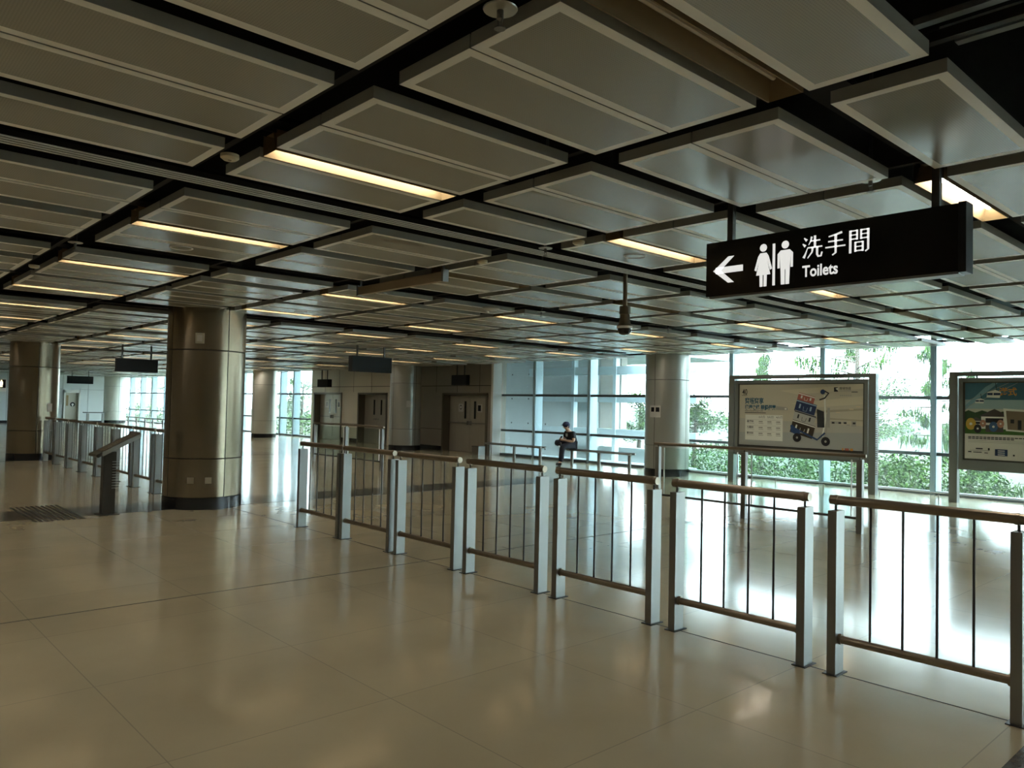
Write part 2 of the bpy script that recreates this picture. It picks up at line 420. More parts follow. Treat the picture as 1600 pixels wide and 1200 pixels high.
# ceiling lights
ORD = ['nearest', 'second nearest', 'third', 'fourth', 'fifth', 'sixth', 'seventh', 'eighth', 'ninth', 'tenth', 'eleventh', 'twelfth', 'thirteenth',
       'fourteenth', 'fifteenth', 'sixteenth', 'seventeenth', 'eighteenth', 'nineteenth', 'twentieth']
UNLIT = {(1, 0), (3, 2), (5, 2), (7, 1), (9, 1)}
def make_light(lit):
    e = empty('ceiling_light', (0, 0, CZ))
    m = MB(); w = .075; L2 = PL / 2 - .01; z0, z1 = CZ - .004, CZ + .10
    for s in (-1, 1):      # sloping reflector sides
        m.add([(-L2, s * w, z0), (L2, s * w, z0), (L2, s * w * .55, z1), (-L2, s * w * .55, z1)], [(0, 1, 2, 3)])
        m.add([(-L2, s * (w + .006), z0), (L2, s * (w + .006), z0), (L2, s * (w + .006), z1 + .01), (-L2, s * (w + .006), z1 + .01)], [(0, 1, 2, 3)])
        m.add([(-L2, s * w, z0), (L2, s * w, z0), (L2, s * (w + .006), z0), (-L2, s * (w + .006), z0)], [(0, 1, 2, 3)])
        m.add([(s * L2, -w, z0), (s * L2, w, z0), (s * (L2 - .05), w * .55, z1), (s * (L2 - .05), -w * .55, z1)], [(0, 1, 2, 3)])
    m.add([(-L2, -w * .6, z1), (L2, -w * .6, z1), (L2, w * .6, z1), (-L2, w * .6, z1)], [(0, 1, 2, 3)])
    m.build('reflector', trough, e, smooth=False)
    for s in (-1, 1):
        MB().cyl((-L2 + .06, s * .022, CZ + .072), (L2 - .06, s * .022, CZ + .072), .013, 8).build('tube', tubeon if lit else tubeoff, e)
    return e
protoL = {}
KN = {-5: 'far left', -3: 'fourth left', -1: 'leftmost', 1: 'first', 3: 'second', 5: 'third', 7: 'fourth', 9: 'fifth'}
for k in (-5, -3, -1, 1, 3, 5, 7, 9):
    cnt = 0
    for j in range(-3, 15):
        if k < -1 and (j > 8 or j % 2): continue
        lit = (k, j) not in UNLIT
        if j < 0 and k > 3 and j % 2: continue
        if (k == 3 and j in (4, 9)) and False: continue
        if lit not in protoL:
            o = make_light(lit); protoL[lit] = o
        else: o = copy_tree(protoL[lit])
        o.location = (.355 + 1.445 * k + PL / 2, S0 + DJ * j, CZ)
        if j >= 0:
            lab = '%s ceiling strip light, %s going back in the %s row from the left' % ('lit' if lit else 'unlit', ORD[cnt], KN[k]); cnt += 1
        else: lab = 'lit ceiling strip light behind the viewpoint, place %d in the %s row' % (-j, KN[k])
        tag(o, lab, 'ceiling light', 'fluorescent strip lights in the ceiling')

# linear air diffuser
e = empty('linear_diffuser', (4, 4.77, CZ), 'long silver slatted air diffuser running across the ceiling', 'air vent')
MB().box(X0, 16.0, 4.69, 4.85, CZ + .03, CZ + .05).build('backing', voidm, e)
for i in range(4):
    y = 4.70 + i * .044
    MB().box(X0, 16.0, y, y + .017, CZ - .005, CZ).build('slat', mat('silver_slat_%d' % i, (.72, .72, .68), .4, 0), e)

# ------------------------------------------------------------------ columns
def column(c, r, seam0, label, h=3.7, pale=0, extras=None):
    e = empty('column', (c[0], c[1], 0), label, 'column', 'round metal-clad columns')
    cm = {0: columnm, 1: litgreycol, 2: litpalecol}[pale]
    zs = [.17, .74, 2.33, h]
    m = MB()
    for z0, z1 in zip(zs, zs[1:]):
        for q in range(4):
            a = radians(seam0 + 90 * q) + .011; b = radians(seam0 + 90 * (q + 1)) - .011
            m.lathe([(r - .01, z0 + .004), (r, z0 + .009), (r, z1 - .009), (r - .01, z1 - .004)], (c[0], c[1], 0), 20, 0, a, b)
    m.build('cladding', cm, e)
    MB().lathe([(0.01, .02), (r - .012, .02), (r - .012, h), (.01, h)], (c[0], c[1], 0), 40).build('core', seam, e)
    MB().lathe([(.01, 0), (r + .004, 0), (r + .004, .165), (r - .02, .17)], (c[0], c[1], 0), 48).build('plinth', black_gloss, e)
    return e
c1 = column((4.5, 11.8), .56, 281, 'large brown metal column in the left foreground with a socket high on it')
c2 = column((4.28, 22.58), .55, 268, 'brown metal column near the left edge, beyond the lectern')
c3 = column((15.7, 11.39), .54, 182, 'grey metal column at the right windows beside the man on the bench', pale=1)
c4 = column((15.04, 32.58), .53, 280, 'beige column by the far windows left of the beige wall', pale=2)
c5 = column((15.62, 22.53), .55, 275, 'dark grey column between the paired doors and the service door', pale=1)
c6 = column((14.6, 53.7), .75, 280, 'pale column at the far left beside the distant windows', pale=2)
def on_col(c, r, ang, dz0, dz1, w, t, mt, name, parent, z=None):
    a = radians(ang); n = Vector((cos(a), sin(a), 0)); s = Vector((-sin(a), cos(a), 0))
    p = Vector((c[0], c[1], 0)) + n * r
    m = MB(); vs = []
    for d in (0, t):
        for u in (-w / 2, w / 2):
            for z in (dz0, dz1): vs.append(p + n * d + s * u + Vector((0, 0, z)))
    m.add(vs, [(0, 1, 3, 2), (4, 6, 7, 5), (0, 4, 5, 1), (2, 3, 7, 6), (0, 2, 6, 4), (1, 5, 7, 3)])
    return m.build(name, mt, parent)
sk = on_col((4.5, 11.8), .56, 239, 2.42, 2.57, .12, .03, mat('beige_plate', (.40, .36, .27), .4), 'wall_socket', c1)
on_col((4.5, 11.8), .585, 239, 2.45, 2.54, .07, .015, mat('grey_plate_insert', (.5, .48, .42), .4), 'socket_insert', sk)
on_col((4.5, 11.8), .555, 232, .38, .47, .09, .012, mat('brown_cover', (.27, .22, .15), .4), 'outlet_cover', c1)
on_col((4.5, 11.8), .555, 257, .38, .47, .09, .012, mat('brown_cover_b', (.27, .22, .15), .4), 'outlet_cover', c1)
on_col((4.28, 22.58), .552, 298, 1.22, 1.42, .13, .008, paper, 'notice', c2)
for an in (177, 191):
    n = on_col((15.7, 11.39), .542, an, 1.42, 1.70, .17, .004, paper, 'notice', c3)
    on_col((15.7, 11.39), .546, an, 1.55, 1.66, .10, .003, black_gloss, 'pictogram', n)
on_col((15.62, 22.53), .552, 247, 1.5, 1.72, .16, .006, paper, 'notice', c5)

# ------------------------------------------------------------------ front guard rail units
def rail_unit(L=1.035, H=1.065):
    # local: y from 0 (near post) to L (far post); x 0..0.10
    e = empty('guard_rail', (0, 0, 0))
    for y in (0, L - .055):
        p = MB().box(0, .11, y, y + .055, 0, 1.0).build('post', steel, e)
        MB().box(-.02, .13, y - .018, y + .073, 0, .006).build('base_plate', blackm, p)
        MB().cyl((.05, y + .028, 1.0), (.05, y + .028, H - .02), .008, 8).build('stub', darksteel, p)
    h = MB().cyl((.05, -.005, H), (.05, L + .005, H), .029, 16).build('handrail', railsteel, e)
    for y in (.035, L - .035): MB().cyl((.05, y - .012, H), (.05, y + .012, H), .0325, 16).build('collar', railsteel, h)
    b = MB().cyl((.05, .055, .215), (.05, L - .055, .215), .0245, 14).build('bottom_rail', railsteel, e)
    for y in (.055, L - .073): MB().cyl((.05, y, .215), (.05, y + .018, .215), .032, 14).build('collar', railsteel, b)
    for i in range(4):
        y = .055 + (L - .11) * (i + 1) / 5
        MB().cyl((.05, y, .23), (.05, y, H - .02), .0075, 8).build('baluster', darksteel, e)
    return e
prU = rail_unit()
labs = ['cut off at the right edge', 'second from the right', 'third from the right', 'in the middle of the row', 'third from its left end',
        'second from its left end', 'at the left end, nearest the brown column']
for i, y in enumerate([1.15, 2.33, 3.52, 4.715, 5.885, 7.015, 8.095]):
    o = prU if i == 0 else copy_tree(prU)
    o.location = (4.69, y, 0)
    tag(o, 'steel guard rail unit of the front row, ' + labs[i], 'railing', 'front row of steel guard rails')
# unit behind the view's right edge
# second run beyond the brown column
for i in range(8):
    o = copy_tree(prU); o.location = (4.38, 12.62 + 1.17 * i, 0)
    tag(o, 'steel guard rail unit between the two brown columns, number %s from the front column' % ['one', 'two', 'three', 'four', 'five', 'six', 'seven', 'eight'][i],
        'railing', 'guard rails between the brown columns')

# glass railings
def glass_rail(x, posts, label, H=1.04):
    e = empty('glass_railing', (x, posts[0], 0), label, 'railing')
    for i, y in enumerate(posts):
        p = MB().box(x, x + .07, y, y + .075, 0, H - .05).build('post', steel, e)
        MB().cyl((x + .035, y + .037, H - .05), (x + .035, y + .037, H - .01), .01, 8).build('stub', darksteel, p)
    y0, y1 = posts[0], posts[-1]
    MB().cyl((x + .035, y0 - .04, H), (x + .035, y1 + .11, H), .024, 14).build('handrail', railsteel, e)
    for a, b in zip(posts, posts[1:]):
        MB().cyl((x + .035, a + .07, .2), (x + .035, b, .2), .018, 10).build('bottom_rail', darksteel, e)
        gp = MB().box(x + .03, x + .04, a + .16, b - .09, .22, H - .06).build('glass_panel', railglass, e)
        for yy in (a + .15, b - .09): MB().box(x + .024, x + .046, yy, yy + .01, .22, H - .06).build('glass_edge', whitem, gp)
    return e
glass_rail(10.43, [4.40, 6.13, 7.72], 'glass-panelled steel railing in front of the first billboard')
glass_rail(10.24, [15.72, 17.4, 19.05], 'glass-panelled steel railing in front of the paired doors')

# ------------------------------------------------------------------ toilet sign
e = empty('hanging_sign', (4.55, 2.17, 2.37), 'long black hanging sign with arrow, toilet pictograms and Toilets lettering', 'sign')
MB().box(4.50, 4.60, 1.40, 2.96, 2.375, 2.74).build('sign_box', signblack, e)
MB().box(4.495, 4.605, 1.362, 1.40, 2.368, 2.745).build('end_frame', mat('dark_end_frame', (.03, .032, .035), .3, .6), e)
MB().box(4.502, 4.60, 1.40, 2.93, 2.360, 2.374).build('light_strip', steel, e)
for y in (2.80, 1.525):
    MB().box(4.53, 4.57, y - .02, y + .02, 2.74, 3.4).build('hanger_pole', darksteel, e)
# lettering: (u, z) plane, u grows to the viewer's right = -Y
SX = 4.4985
def poly(mb, pts, m=0, x=SX):
    mb.add([(x, -u, z) for u, z in pts], [tuple(range(len(pts)))], m)
def stroke(mb, pts, w0, w1, m=0, x=SX):
    n = len(pts)
    ls, rs = [], []
    for i, p in enumerate(pts):
        a = pts[max(0, i - 1)]; b = pts[min(n - 1, i + 1)]
        d = Vector((b[0] - a[0], b[1] - a[1])).normalized(); nn = Vector((-d.y, d.x)); w = (w0 + (w1 - w0) * i / (n - 1)) / 2
        ls.append((p[0] + nn.x * w, p[1] + nn.y * w)); rs.append((p[0] - nn.x * w, p[1] - nn.y * w))
    for i in range(n - 1): poly(mb, [ls[i], ls[i + 1], rs[i + 1], rs[i]], m, x)
def circ(c, r, n=18, sx=1, sy=1): return [(c[0] + r * sx * cos(2 * pi * i / n), c[1] + r * sy * sin(2 * pi * i / n)) for i in range(n)]
m = MB()    # arrow
u0, zc = -2.905, 2.545
stroke(m, [(u0 + .02, zc), (u0 + .225, zc)], .042, .042)
poly(m, [(u0, zc), (u0 + .115, zc + .088), (u0 + .16, zc + .088), (u0 + .058, zc)]); poly(m, [(u0, zc), (u0 + .058, zc), (u0 + .16, zc - .088), (u0 + .115, zc - .088)])
m.build('arrow', whitesign, e, smooth=False)
m = MB()    # woman
uw = -2.535
poly(m, circ((uw, 2.655), .025)); poly(m, [(uw - .022, 2.622), (uw + .022, 2.622), (uw + .037, 2.600), (uw + .062, 2.515), (uw + .047, 2.508), (uw + .027, 2.575), (uw + .05, 2.48), (uw - .05, 2.48), (uw - .027, 2.575), (uw - .047, 2.508), (uw - .062, 2.515), (uw - .037, 2.600)])
poly(m, [(uw - .026, 2.48), (uw - .003, 2.48), (uw - .003, 2.405), (uw - .024, 2.405)]); poly(m, [(uw + .003, 2.48), (uw + .026, 2.48), (uw + .024, 2.405), (uw + .003, 2.405)])
m.build('woman_pictogram', whitesign, e, smooth=False)
m = MB(); um = -2.475; poly(m, [(um - .008 + .012, 2.405), (um + .022, 2.405), (um + .022, 2.672), (um + .004, 2.672)])
m.build('divider_bar', whitesign, e, smooth=False)
m = MB(); uw = -2.385
poly(m, circ((uw, 2.655), .025)); poly(m, [(uw - .03, 2.622), (uw + .03, 2.622), (uw + .052, 2.600), (uw + .052, 2.51), (uw + .036, 2.51), (uw + .036, 2.585), (uw + .031, 2.50), (uw - .031, 2.50), (uw - .036, 2.585), (uw - .036, 2.51), (uw - .052, 2.51), (uw - .052, 2.600)])
poly(m, [(uw - .031, 2.50), (uw - .002, 2.50), (uw - .002, 2.405), (uw - .028, 2.405)]); poly(m, [(uw + .002, 2.50), (uw + .031, 2.50), (uw + .028, 2.405), (uw + .002, 2.405)])
m.build('man_pictogram', whitesign, e, smooth=False)
XI = [([(8, 93), (22, 80)], 4, 12), ([(1, 68), (15, 56)], 4, 12), ([(6, 6), (14, 20), (27, 50)], 12, 3), ([(46, 95), (42, 78), (31, 60)], 9, 3), ([(41, 76), (88, 76)], 5, 6),
      ([(62, 98), (62, 48)], 10, 10), ([(28, 48), (98, 48)], 6, 6), ([(51, 48), (48, 28), (26, 3)], 10, 4), ([(73, 48), (73, 16), (78, 7), (92, 7), (97, 24)], 10, 7)]
SHOU = [([(82, 95), (50, 88), (18, 83)], 9, 5), ([(16, 62), (86, 62)], 6, 6), ([(3, 38), (98, 38)], 6, 6), ([(52, 88), (52, 12), (36, 3)], 11, 6)]
JIAN = [([(10, 95), (10, 0)], 10, 10), ([(10, 92), (42, 92)], 5, 5), ([(41, 95), (41, 54)], 8, 8), ([(10, 75), (41, 75)], 4, 4), ([(10, 58), (41, 58)], 5, 5),
        ([(59, 95), (59, 54)], 8, 8), ([(59, 92), (92, 92)], 5, 5), ([(59, 75), (90, 75)], 4, 4), ([(59, 58), (90, 58)], 5, 5), ([(91, 95), (91, 10), (78, 2)], 10, 6),
        ([(33, 45), (33, 4)], 8, 8), ([(67, 45), (67, 4)], 8, 8), ([(33, 43), (67, 43)], 5, 5), ([(33, 25), (67, 25)], 4, 4), ([(33, 8), (67, 8)], 5, 5)]
m = MB(); ch = .128
for gi, gl in enumerate((XI, SHOU, JIAN)):
    for pts, a, b in gl:
        stroke(m, [(-2.272 + gi * .141 + x / 100 * ch, 2.545 + z / 100 * .142) for x, z in pts], a / 100 * ch * 1.15, b / 100 * ch * 1.15)
m.build('chinese_lettering', whitesign, e, smooth=False)

def text_geo(body, size, bold=0.):
    cu = bpy.data.curves.new('t', 'FONT'); cu.body = body; cu.size = size; cu.offset = bold; cu.resolution_u = 3
    o = bpy.data.objects.new('t', cu); COL.objects.link(o)
    dg = bpy.context.evaluated_depsgraph_get(); me = o.evaluated_get(dg).to_mesh()
    vs = [tuple(v.co) for v in me.vertices]; fs = [tuple(p.vertices) for p in me.polygons]
    bpy.data.objects.remove(o); bpy.data.curves.remove(cu)
    return vs, fs
def text_on(mb, body, u, z, size, m=0, x=SX, bold=0., width=None, dx=-1):
    vs, fs = text_geo(body, size, bold)
    if not vs: return
    xs = [v[0] for v in vs]; k = 1 if width is None else width / (max(xs) - min(xs)); x0 = min(xs)
    mb.add([(x, -(u + (v[0] - x0) * k), z + v[1]) for v in vs], fs, m)
m = MB(); text_on(m, 'Toilets', -2.272, 2.437, .098, bold=.0022, width=.222)
m.build('english_lettering', whitesign, e, smooth=False)

# ------------------------------------------------------------------ blank hanging signs and displays
def display(x0, x1, y0, y1, z0, z1, px, py, label, name='hanging_display'):
    e = empty(name, ((x0 + x1) / 2, (y0 + y1) / 2, z0), label, 'sign')
    MB().box(x0, x1, y0, y1, z0, z1).build('casing', screenblack, e)
    for (a, b) in zip(px, py): MB().box(a - .018, a + .018, b - .018, b + .018, z1, 3.3).build('hanger_pole', darksteel, e)
display(5.72, 6.70, 20.84, 21.0, 2.27, 2.59, (5.86, 6.55), (20.92, 20.92), 'blank black hanging sign just left of the foreground brown column')
display(9.84, 11.03, 44.2, 44.36, 2.29, 2.68, (10.05, 10.82), (44.28, 44.28), 'small distant blank black hanging sign at the far left')
display(9.25, 10.32, 15.5, 15.68, 2.335, 2.70, (9.42, 10.16), (15.59, 15.59), 'dark blue-grey hanging sign right of the foreground column')
display(15.8, 16.0, 28.4, 29.25, 2.235, 2.56, (15.9, 15.9), (28.6, 29.05), 'small dark hanging display in front of the leftmost double door')
display(16.1, 16.25, 19.76, 20.55, 2.28, 2.62, (16.18, 16.18), (19.95, 20.35), 'small dark hanging display above the service door')
e = empty('exit_sign', (3.3, 21.83, 1.69), 'small framed sign with a lit figure at the extreme left edge', 'sign')
MB().box(3.05, 3.56, 21.8, 21.86, 1.69, 2.0).build('sign_frame', whitem, e)
MB().box(3.07, 3.54, 21.79, 21.8, 1.78, 1.98).build('sign_face', signblack, e)
MB().box(3.29, 3.31, 21.82, 21.84, 2.0, 3.3).build('hanger_pole', darksteel, e)
m = MB(); m.ball((3.45, 21.785, 1.95), .018, 5, 8); m.box(3.42, 3.48, 21.78, 21.79, 1.86, 1.93); m.box(3.425, 3.445, 21.78, 21.79, 1.80, 1.86); m.box(3.455, 3.475, 21.78, 21.79, 1.80, 1.86)
m.build('lit_figure', mat('lit_amber_figure', (1, .8, .5), .5, emit=(1, .82, .55), es=1.5), e)

# ------------------------------------------------------------------ CCTV dome camera
e = empty('dome_camera', (6.02, 4.90, 2.33), 'dome security camera on a thin pole under the ceiling, left of the toilets sign', 'camera')
c = (6.02, 4.90)
MB().cyl((c[0], c[1], 2.62), (c[0], c[1], 3.2), .022, 14).build('drop_pole', railsteel, e)
MB().lathe([(.01, 2.63), (.055, 2.63), (.057, 2.55), (.05, 2.545), (.05, 2.51), (.062, 2.45), (.075, 2.43), (.075, 2.415), (.01, 2.415)], (c[0], c[1], 0), 28).build('housing', mat('bronze_grey_housing', (.15, .13, .10), .3, .7), e)
MB().lathe([(.078, 2.43), (.080, 2.41), (.073, 2.405)], (c[0], c[1], 0), 28).build('trim_ring', whitem, e)
MB().lathe([(.070, 2.41), (.068, 2.385), (.055, 2.355), (.03, 2.342), (.0005, 2.34)], (c[0], c[1], 0), 28).build('dome', mat('smoked_dome', (.02, .018, .015), .08), e)

# ------------------------------------------------------------------ small ceiling fittings
sprk = None
def sprinkler(x, y, label):
    global sprk
    if sprk is None:
        e = empty('sprinkler', (0, 0, 0))
        MB().lathe([(.01, .0), (.058, .002), (.06, .006), (.01, .01)], n=24).build('escutcheon', mat('satin_escutcheon', (.45, .44, .38), .3, .7), e)
        m = MB().cyl((0, 0, 0), (0, 0, -.03), .012, 10); m.cyl((0, .012, -.03), (0, .006, -.06), .003, 6); m.cyl((0, -.012, -.03), (0, -.006, -.06), .003, 6); m.cyl((0, 0, -.06), (0, 0, -.064), .02, 12)
        m.build('sprinkler_head', steel, e); MB().cyl((0, 0, .01), (0, 0, .948), .012, 8).build('drop_pipe', darksteel, e)
        sprk = e
    else: e = copy_tree(sprk)
    e.location = (x, y, 2.95); tag(e, label, 'sprinkler', 'ceiling sprinklers')
sprinkler(1.70, 1.95, 'sprinkler with round disc in the black gap at the top centre')
sprinkler(4.49, 1.86, 'sprinkler in the gap above the toilets sign')
sprinkler(1.70, 7.55, 'sprinkler in the left gap near two lit strip lights')
sprinkler(4.60, 4.62, 'sprinkler beside the slatted air diffuser left of the dome camera')
sprinkler(7.66, 7.75, 'sprinkler in the wide gap past the dome camera, centre right')
sprinkler(10.6, 7.7, 'distant sprinkler in the wide gap above the first billboard')
det = None
def detector(x, y, label):
    global det
    if det is None:
        e = MB().lathe([(.01, 0), (.035, 0), (.05, .012), (.05, .03), (.01, .03)], n=20).build('smoke_detector', mat('cream_detector', (.7, .6, .4), .4), origin=(0, 0, 0)); det = e
    else: e = det.copy(); COL.objects.link(e)
    e.location = (x, y, 2.925); tag(e, label, 'smoke detector', 'detectors in the ceiling gaps')
detector(1.68, 4.17, 'cream detector in the gap left of the nearest lit strip light')
detector(1.70, 9.2, 'cream detector in the gap near the far left edge')
detector(4.58, 4.22, 'cream detector left of the lit strip light near the dome camera')
detector(4.60, 5.45, 'cream detector just right of the brown hanging box')
spk = None
def speaker(x, y, label):
    global spk
    if spk is None:
        e = empty('ceiling_speaker', (0, 0, 0))
        MB().lathe([(.082, 0), (.095, -.006), (.1, -.001), (.1, .0)], n=32).build('ring', whitem, e)
        MB().lathe([(.0005, -.001), (.084, -.001)], n=32).build('grille', perfm, e); spk = e
    else: e = copy_tree(spk)
    e.location = (x, y, 2.9475); tag(e, label, 'speaker', 'round ceiling speakers')
speaker(5.33, 4.24, 'round ceiling speaker behind the top of the dome camera pole')
speaker(2.42, 7.02, 'round ceiling speaker between two lit strip lights at the left')
speaker(5.43, 10.62, 'round ceiling speaker beside the strip light right of the foreground column')
MB().lathe([(.01, -.03), (.09, -.028), (.12, -.01), (.12, .01), (.01, .01)], (6.8, 7.85, CZ - .02), 28).build('ceiling_beacon', mat('grey_beacon_shell', (.42, .40, .34), .4), label='flat round grey unit hanging in the wide black ceiling gap', cat='ceiling unit')
# brown hanging shutter box
e = empty('shutter_box', (4.6, 6.8, 2.82), 'long brown hanging box with silver ends below the ceiling centre', 'box')
MB().box(4.57, 4.63, 6.03, 7.58, 2.825, 2.915).build('casing', brownbar, e)
for y in (6.0, 7.58): MB().box(4.565, 4.635, y, y + .03, 2.815, 2.935).build('end_cap', steel, e)
for y in (6.03, 7.56): MB().box(4.59, 4.61, y, y + .02, 2.93, 3.1).build('hanger', steel, e)

# ------------------------------------------------------------------ lectern and floor grille
e = empty('lectern', (3.12, 11.55, 0), 'dark metal lectern with a sloping top left of the brown column', 'lectern')
MB().box(3.03, 3.19, 11.48, 11.60, 0, .86).build('post', kioskm, e)
MB().box(2.98, 3.24, 11.42, 11.66, 0, .012).build('base_plate', kioskm, e)
m = MB(); z = lambda x: .79 + (x - 2.93) * .52
xa, xb, ya, yb = 2.93, 3.46, 11.36, 11.74
def slab(m, xa, xb, ya, yb, off, t, mi=0):
    vs = [(x, y, z(x) + off + d) for d in (0, t) for y in (ya, yb) for x in (xa, xb)]
    m.add(vs, [(0, 2, 3, 1), (4, 5, 7, 6), (0, 1, 5, 4), (2, 6, 7, 3), (0, 4, 6, 2), (1, 3, 7, 5)], mi)
slab(m, xa, xb, ya, yb, 0, .05); m.cyl((xa, ya, z(xa) + .025), (xa, yb, z(xa) + .025), .026, 10)
top = m.build('sloping_top', kioskm, e)
m = MB(); slab(m, xa + .05, xb, ya - .012, ya, -.01, .06); m.build('edge_trim', kioskl, top)
m = MB(); slab(m, xa + .06, xb - .05, ya + .05, yb - .05, .05, .004); m.build('display_plate', mat('dark_map_plate', (.09, .075, .055), .25), top)
for i in range(11): MB().box(3.14, 3.225, 11.462, 11.48, .36 + i * .036, .368 + i * .036).build('leaflet_fin', kioskl, e)
e = empty('floor_grille', (2.5, 12.08, 0), 'patch of dark parallel slats set in the floor at the left', 'floor grille')
for i in range(10):
    x = 2.20 + i * .062
    MB().box(x, x + .03, 11.27, 12.88, .003, .009).build('slat', mat('grille_slat_%d' % i, (.05, .045, .035), .35, .4), e)

# ------------------------------------------------------------------ benches (perch rails)
def bench(x, posts, label, H=.43):
    e = empty('bench', (x, posts[0], 0), label, 'bench')
    for y in posts: MB().cyl((x, y, 0), (x, y, H - .03), .045, 16).build('leg', steel, e)
    m = MB()
    for dx in (-.09, .09): m.cyl((x + dx, posts[0] - .12, H), (x + dx, posts[-1] + .12, H), .028, 14)
    for y in posts: m.box(x - .1, x + .1, y - .03, y + .03, H - .035, H - .015)
    m.build('seat_rail', steel, e); return e
bench(15.87, [15.98, 17.1, 18.25], 'steel rail bench left of the seated man')
bench(15.87, [12.68, 13.72, 14.72], 'steel rail bench the man sits on')
bench(15.0, [45.5, 47.2, 48.6, 50.2, 51.8], 'distant steel rail bench by the far left windows')
e = empty('perch_rail', (13.1, 52.3, 0), 'distant waist-high rail against the pale end wall', 'rail')
for x in (12.75, 13.6): MB().box(x, x + .13, 52.25, 52.35, 0, .62).build('post', steel, e)
MB().box(12.55, 13.75, 52.22, 52.38, .64, .70).build('top_bar', darksteel, e)
e = empty('waste_bin', (16.25, 19.25, 0), 'small steel waste bin at the foot of the service door', 'bin')
MB().box(16.1, 16.38, 19.05, 19.38, 0, .27).build('body', steel, e); MB().box(16.09, 16.39, 19.04, 19.39, .27, .29).build('lid', darksteel, e)

# ------------------------------------------------------------------ billboards
def board(ya, yb, name_label):
    # ya = right (near) edge, yb = left (far) edge
    e = empty('billboard', (15.85, (ya + yb) / 2, 0), name_label, 'billboard')
    for y in (ya, yb - .14):
        p = MB().box(15.79, 15.93, y, y + .14, 0, 2.43).build('post', boardm, e)
    MB().box(15.79, 15.93, ya + .14, yb - .14, 2.35, 2.43).build('top_rail', boardm, e)
    fr = MB(); a, b = ya + .16, yb - .16; xf = 15.80
    fr.box(xf, 15.92, a, b, 2.24, 2.315); fr.box(xf, 15.92, a, b, .62, .80); fr.box(xf, 15.92, a, a + .07, .80, 2.24); fr.box(xf, 15.92, b - .07, b, .80, 2.24)
    F = fr.build('frame', boardm, e)
    bz = MB(); bz.box(15.815, 15.83, a + .07, a + .10, .8, 2.24, 0); bz.box(15.815, 15.83, b - .10, b - .07, .8, 2.24, 0); bz.box(15.815, 15.83, a + .07, b - .07, .80, .83, 0); bz.box(15.815, 15.83, a + .07, b - .07, 2.22, 2.24, 0)
    bz.build('bezel', boardin, F)
    hg = MB()
    for t in (.1, .5, .9): y = a + (b - a) * t; hg.box(15.85, 15.87, y, y + .02, 2.315, 2.35)
    hg.build('hanger', darksteel, F)
    return e, a + .10, b - .10
B1, p0, p1 = board(6.40, 9.73, 'first billboard with a trolley of stacked suitcases on its poster')
fin = MB()
for i in range(30): fin.box(15.80, 15.92, 6.375, 6.402, .40 + i * .042, .412 + i * .042)
fin.build('cable_comb', mat('brown_comb_teeth', (.20, .12, .09), .5), B1)
pal = {}
def pc(name, c, r=.35):
    if max(c) > .26 and max(c) - min(c) < .2: c = tuple(min(.85, x * 1.5) for x in c)
    if name not in pal: pal[name] = mat('print_' + name, c, r, 0, .5)
    return pal[name]
class Poster:
    def __init__(s, yl, yr, z0, z1, x): s.mb = MB(); s.mats = []; s.yl, s.w, s.z0, s.h, s.x, s.d = yl, yl - yr, z0, z1 - z0, x, 0
    def mi(s, name, c):
        m = pc(name, c)
        if m not in s.mats: s.mats.append(m)
        return s.mats.index(m)
    def P(s, u, v): return (-s.yl + u * s.w, s.z0 + (1 - v) * s.h)        # u, v in 0..1, v down
    def poly(s, pts, name, c):
        s.d += 1; poly(s.mb, [s.P(*p) for p in pts], s.mi(name, c), s.x - s.d * .00012)
    def rect(s, u0, v0, u1, v1, name, c): s.poly([(u0, v1), (u1, v1), (u1, v0), (u0, v0)], name, c)
    def line(s, pts, w, name, c):
        s.d += 1; stroke(s.mb, [s.P(*p) for p in pts], w * s.w, w * s.w, s.mi(name, c), s.x - s.d * .00012)
    def disc(s, u, v, r, name, c, sy=1.):
        s.d += 1; a = s.P(u, v); poly(s.mb, circ(a, r * s.w, 20, 1, sy), s.mi(name, c), s.x - s.d * .00012)
    def text(s, t, u, v, size, name, c, width=None, bold=0.):
        s.d += 1; a = s.P(u, v); text_on(s.mb, t, a[0], a[1], size * s.w, s.mi(name, c), s.x - s.d * .00012, bold, None if width is None else width * s.w)
BK = ('ink', (.02, .02, .025)); NV = ('navy', (.02, .05, .13)); TL = ('teal', (.03, .12, .19)); GY = ('grey', (.28, .27, .24)); WH = ('cream', (.62, .60, .52))
P = Poster(p1, p0, .83, 2.22, 15.825)
P.rect(0, 0, 1, 1, 'sand', (.40, .37, .29))
P.poly([(0, .55), (1, .62), (1, 1), (0, 1)], 'warmgrey', (.34, .33, .29)); P.poly([(0, .78), (1, .72), (1, 1), (0, 1)], 'coolgrey', (.28, .29, .28))
P.poly([(.35, .1), (1, 0), (1, .07), (.5, .16)], 'sand2', (.46, .42, .32)); P.poly([(.45, .30), (1, .18), (1, .30), (.6, .36)], 'sand2', (.46, .42, .32))
P.poly([(.55, .42), (1, .36), (1, .39), (.6, .45)], 'sand3', (.30, .27, .2)); P.poly([(.6, .50), (1, .53), (1, .55), (.6, .53)], 'sand3', (.30, .27, .2))
for a, b, c_, d_ in ((.76, .56, .84, .60), (.85, .56, .88, .59), (.88, .60, .905, .62), (.915, .55, .95, .63), (.735, .36, .755, .66)): P.rect(a, b, c_, d_, *GY)
for a in (.77, .82, .86, .925): P.rect(a, .57, a + .02, .595, *BK)
for u, v in ((.9, .37), (.95, .33), (.8, .42)): P.rect(u, v, u + .03, v + .012, 'glow', (.75, .62, .4))
P.text('40', .025, .165, .065, *BK, width=.045, bold=.002); P.rect(.02, .175, .07, .181, *BK)
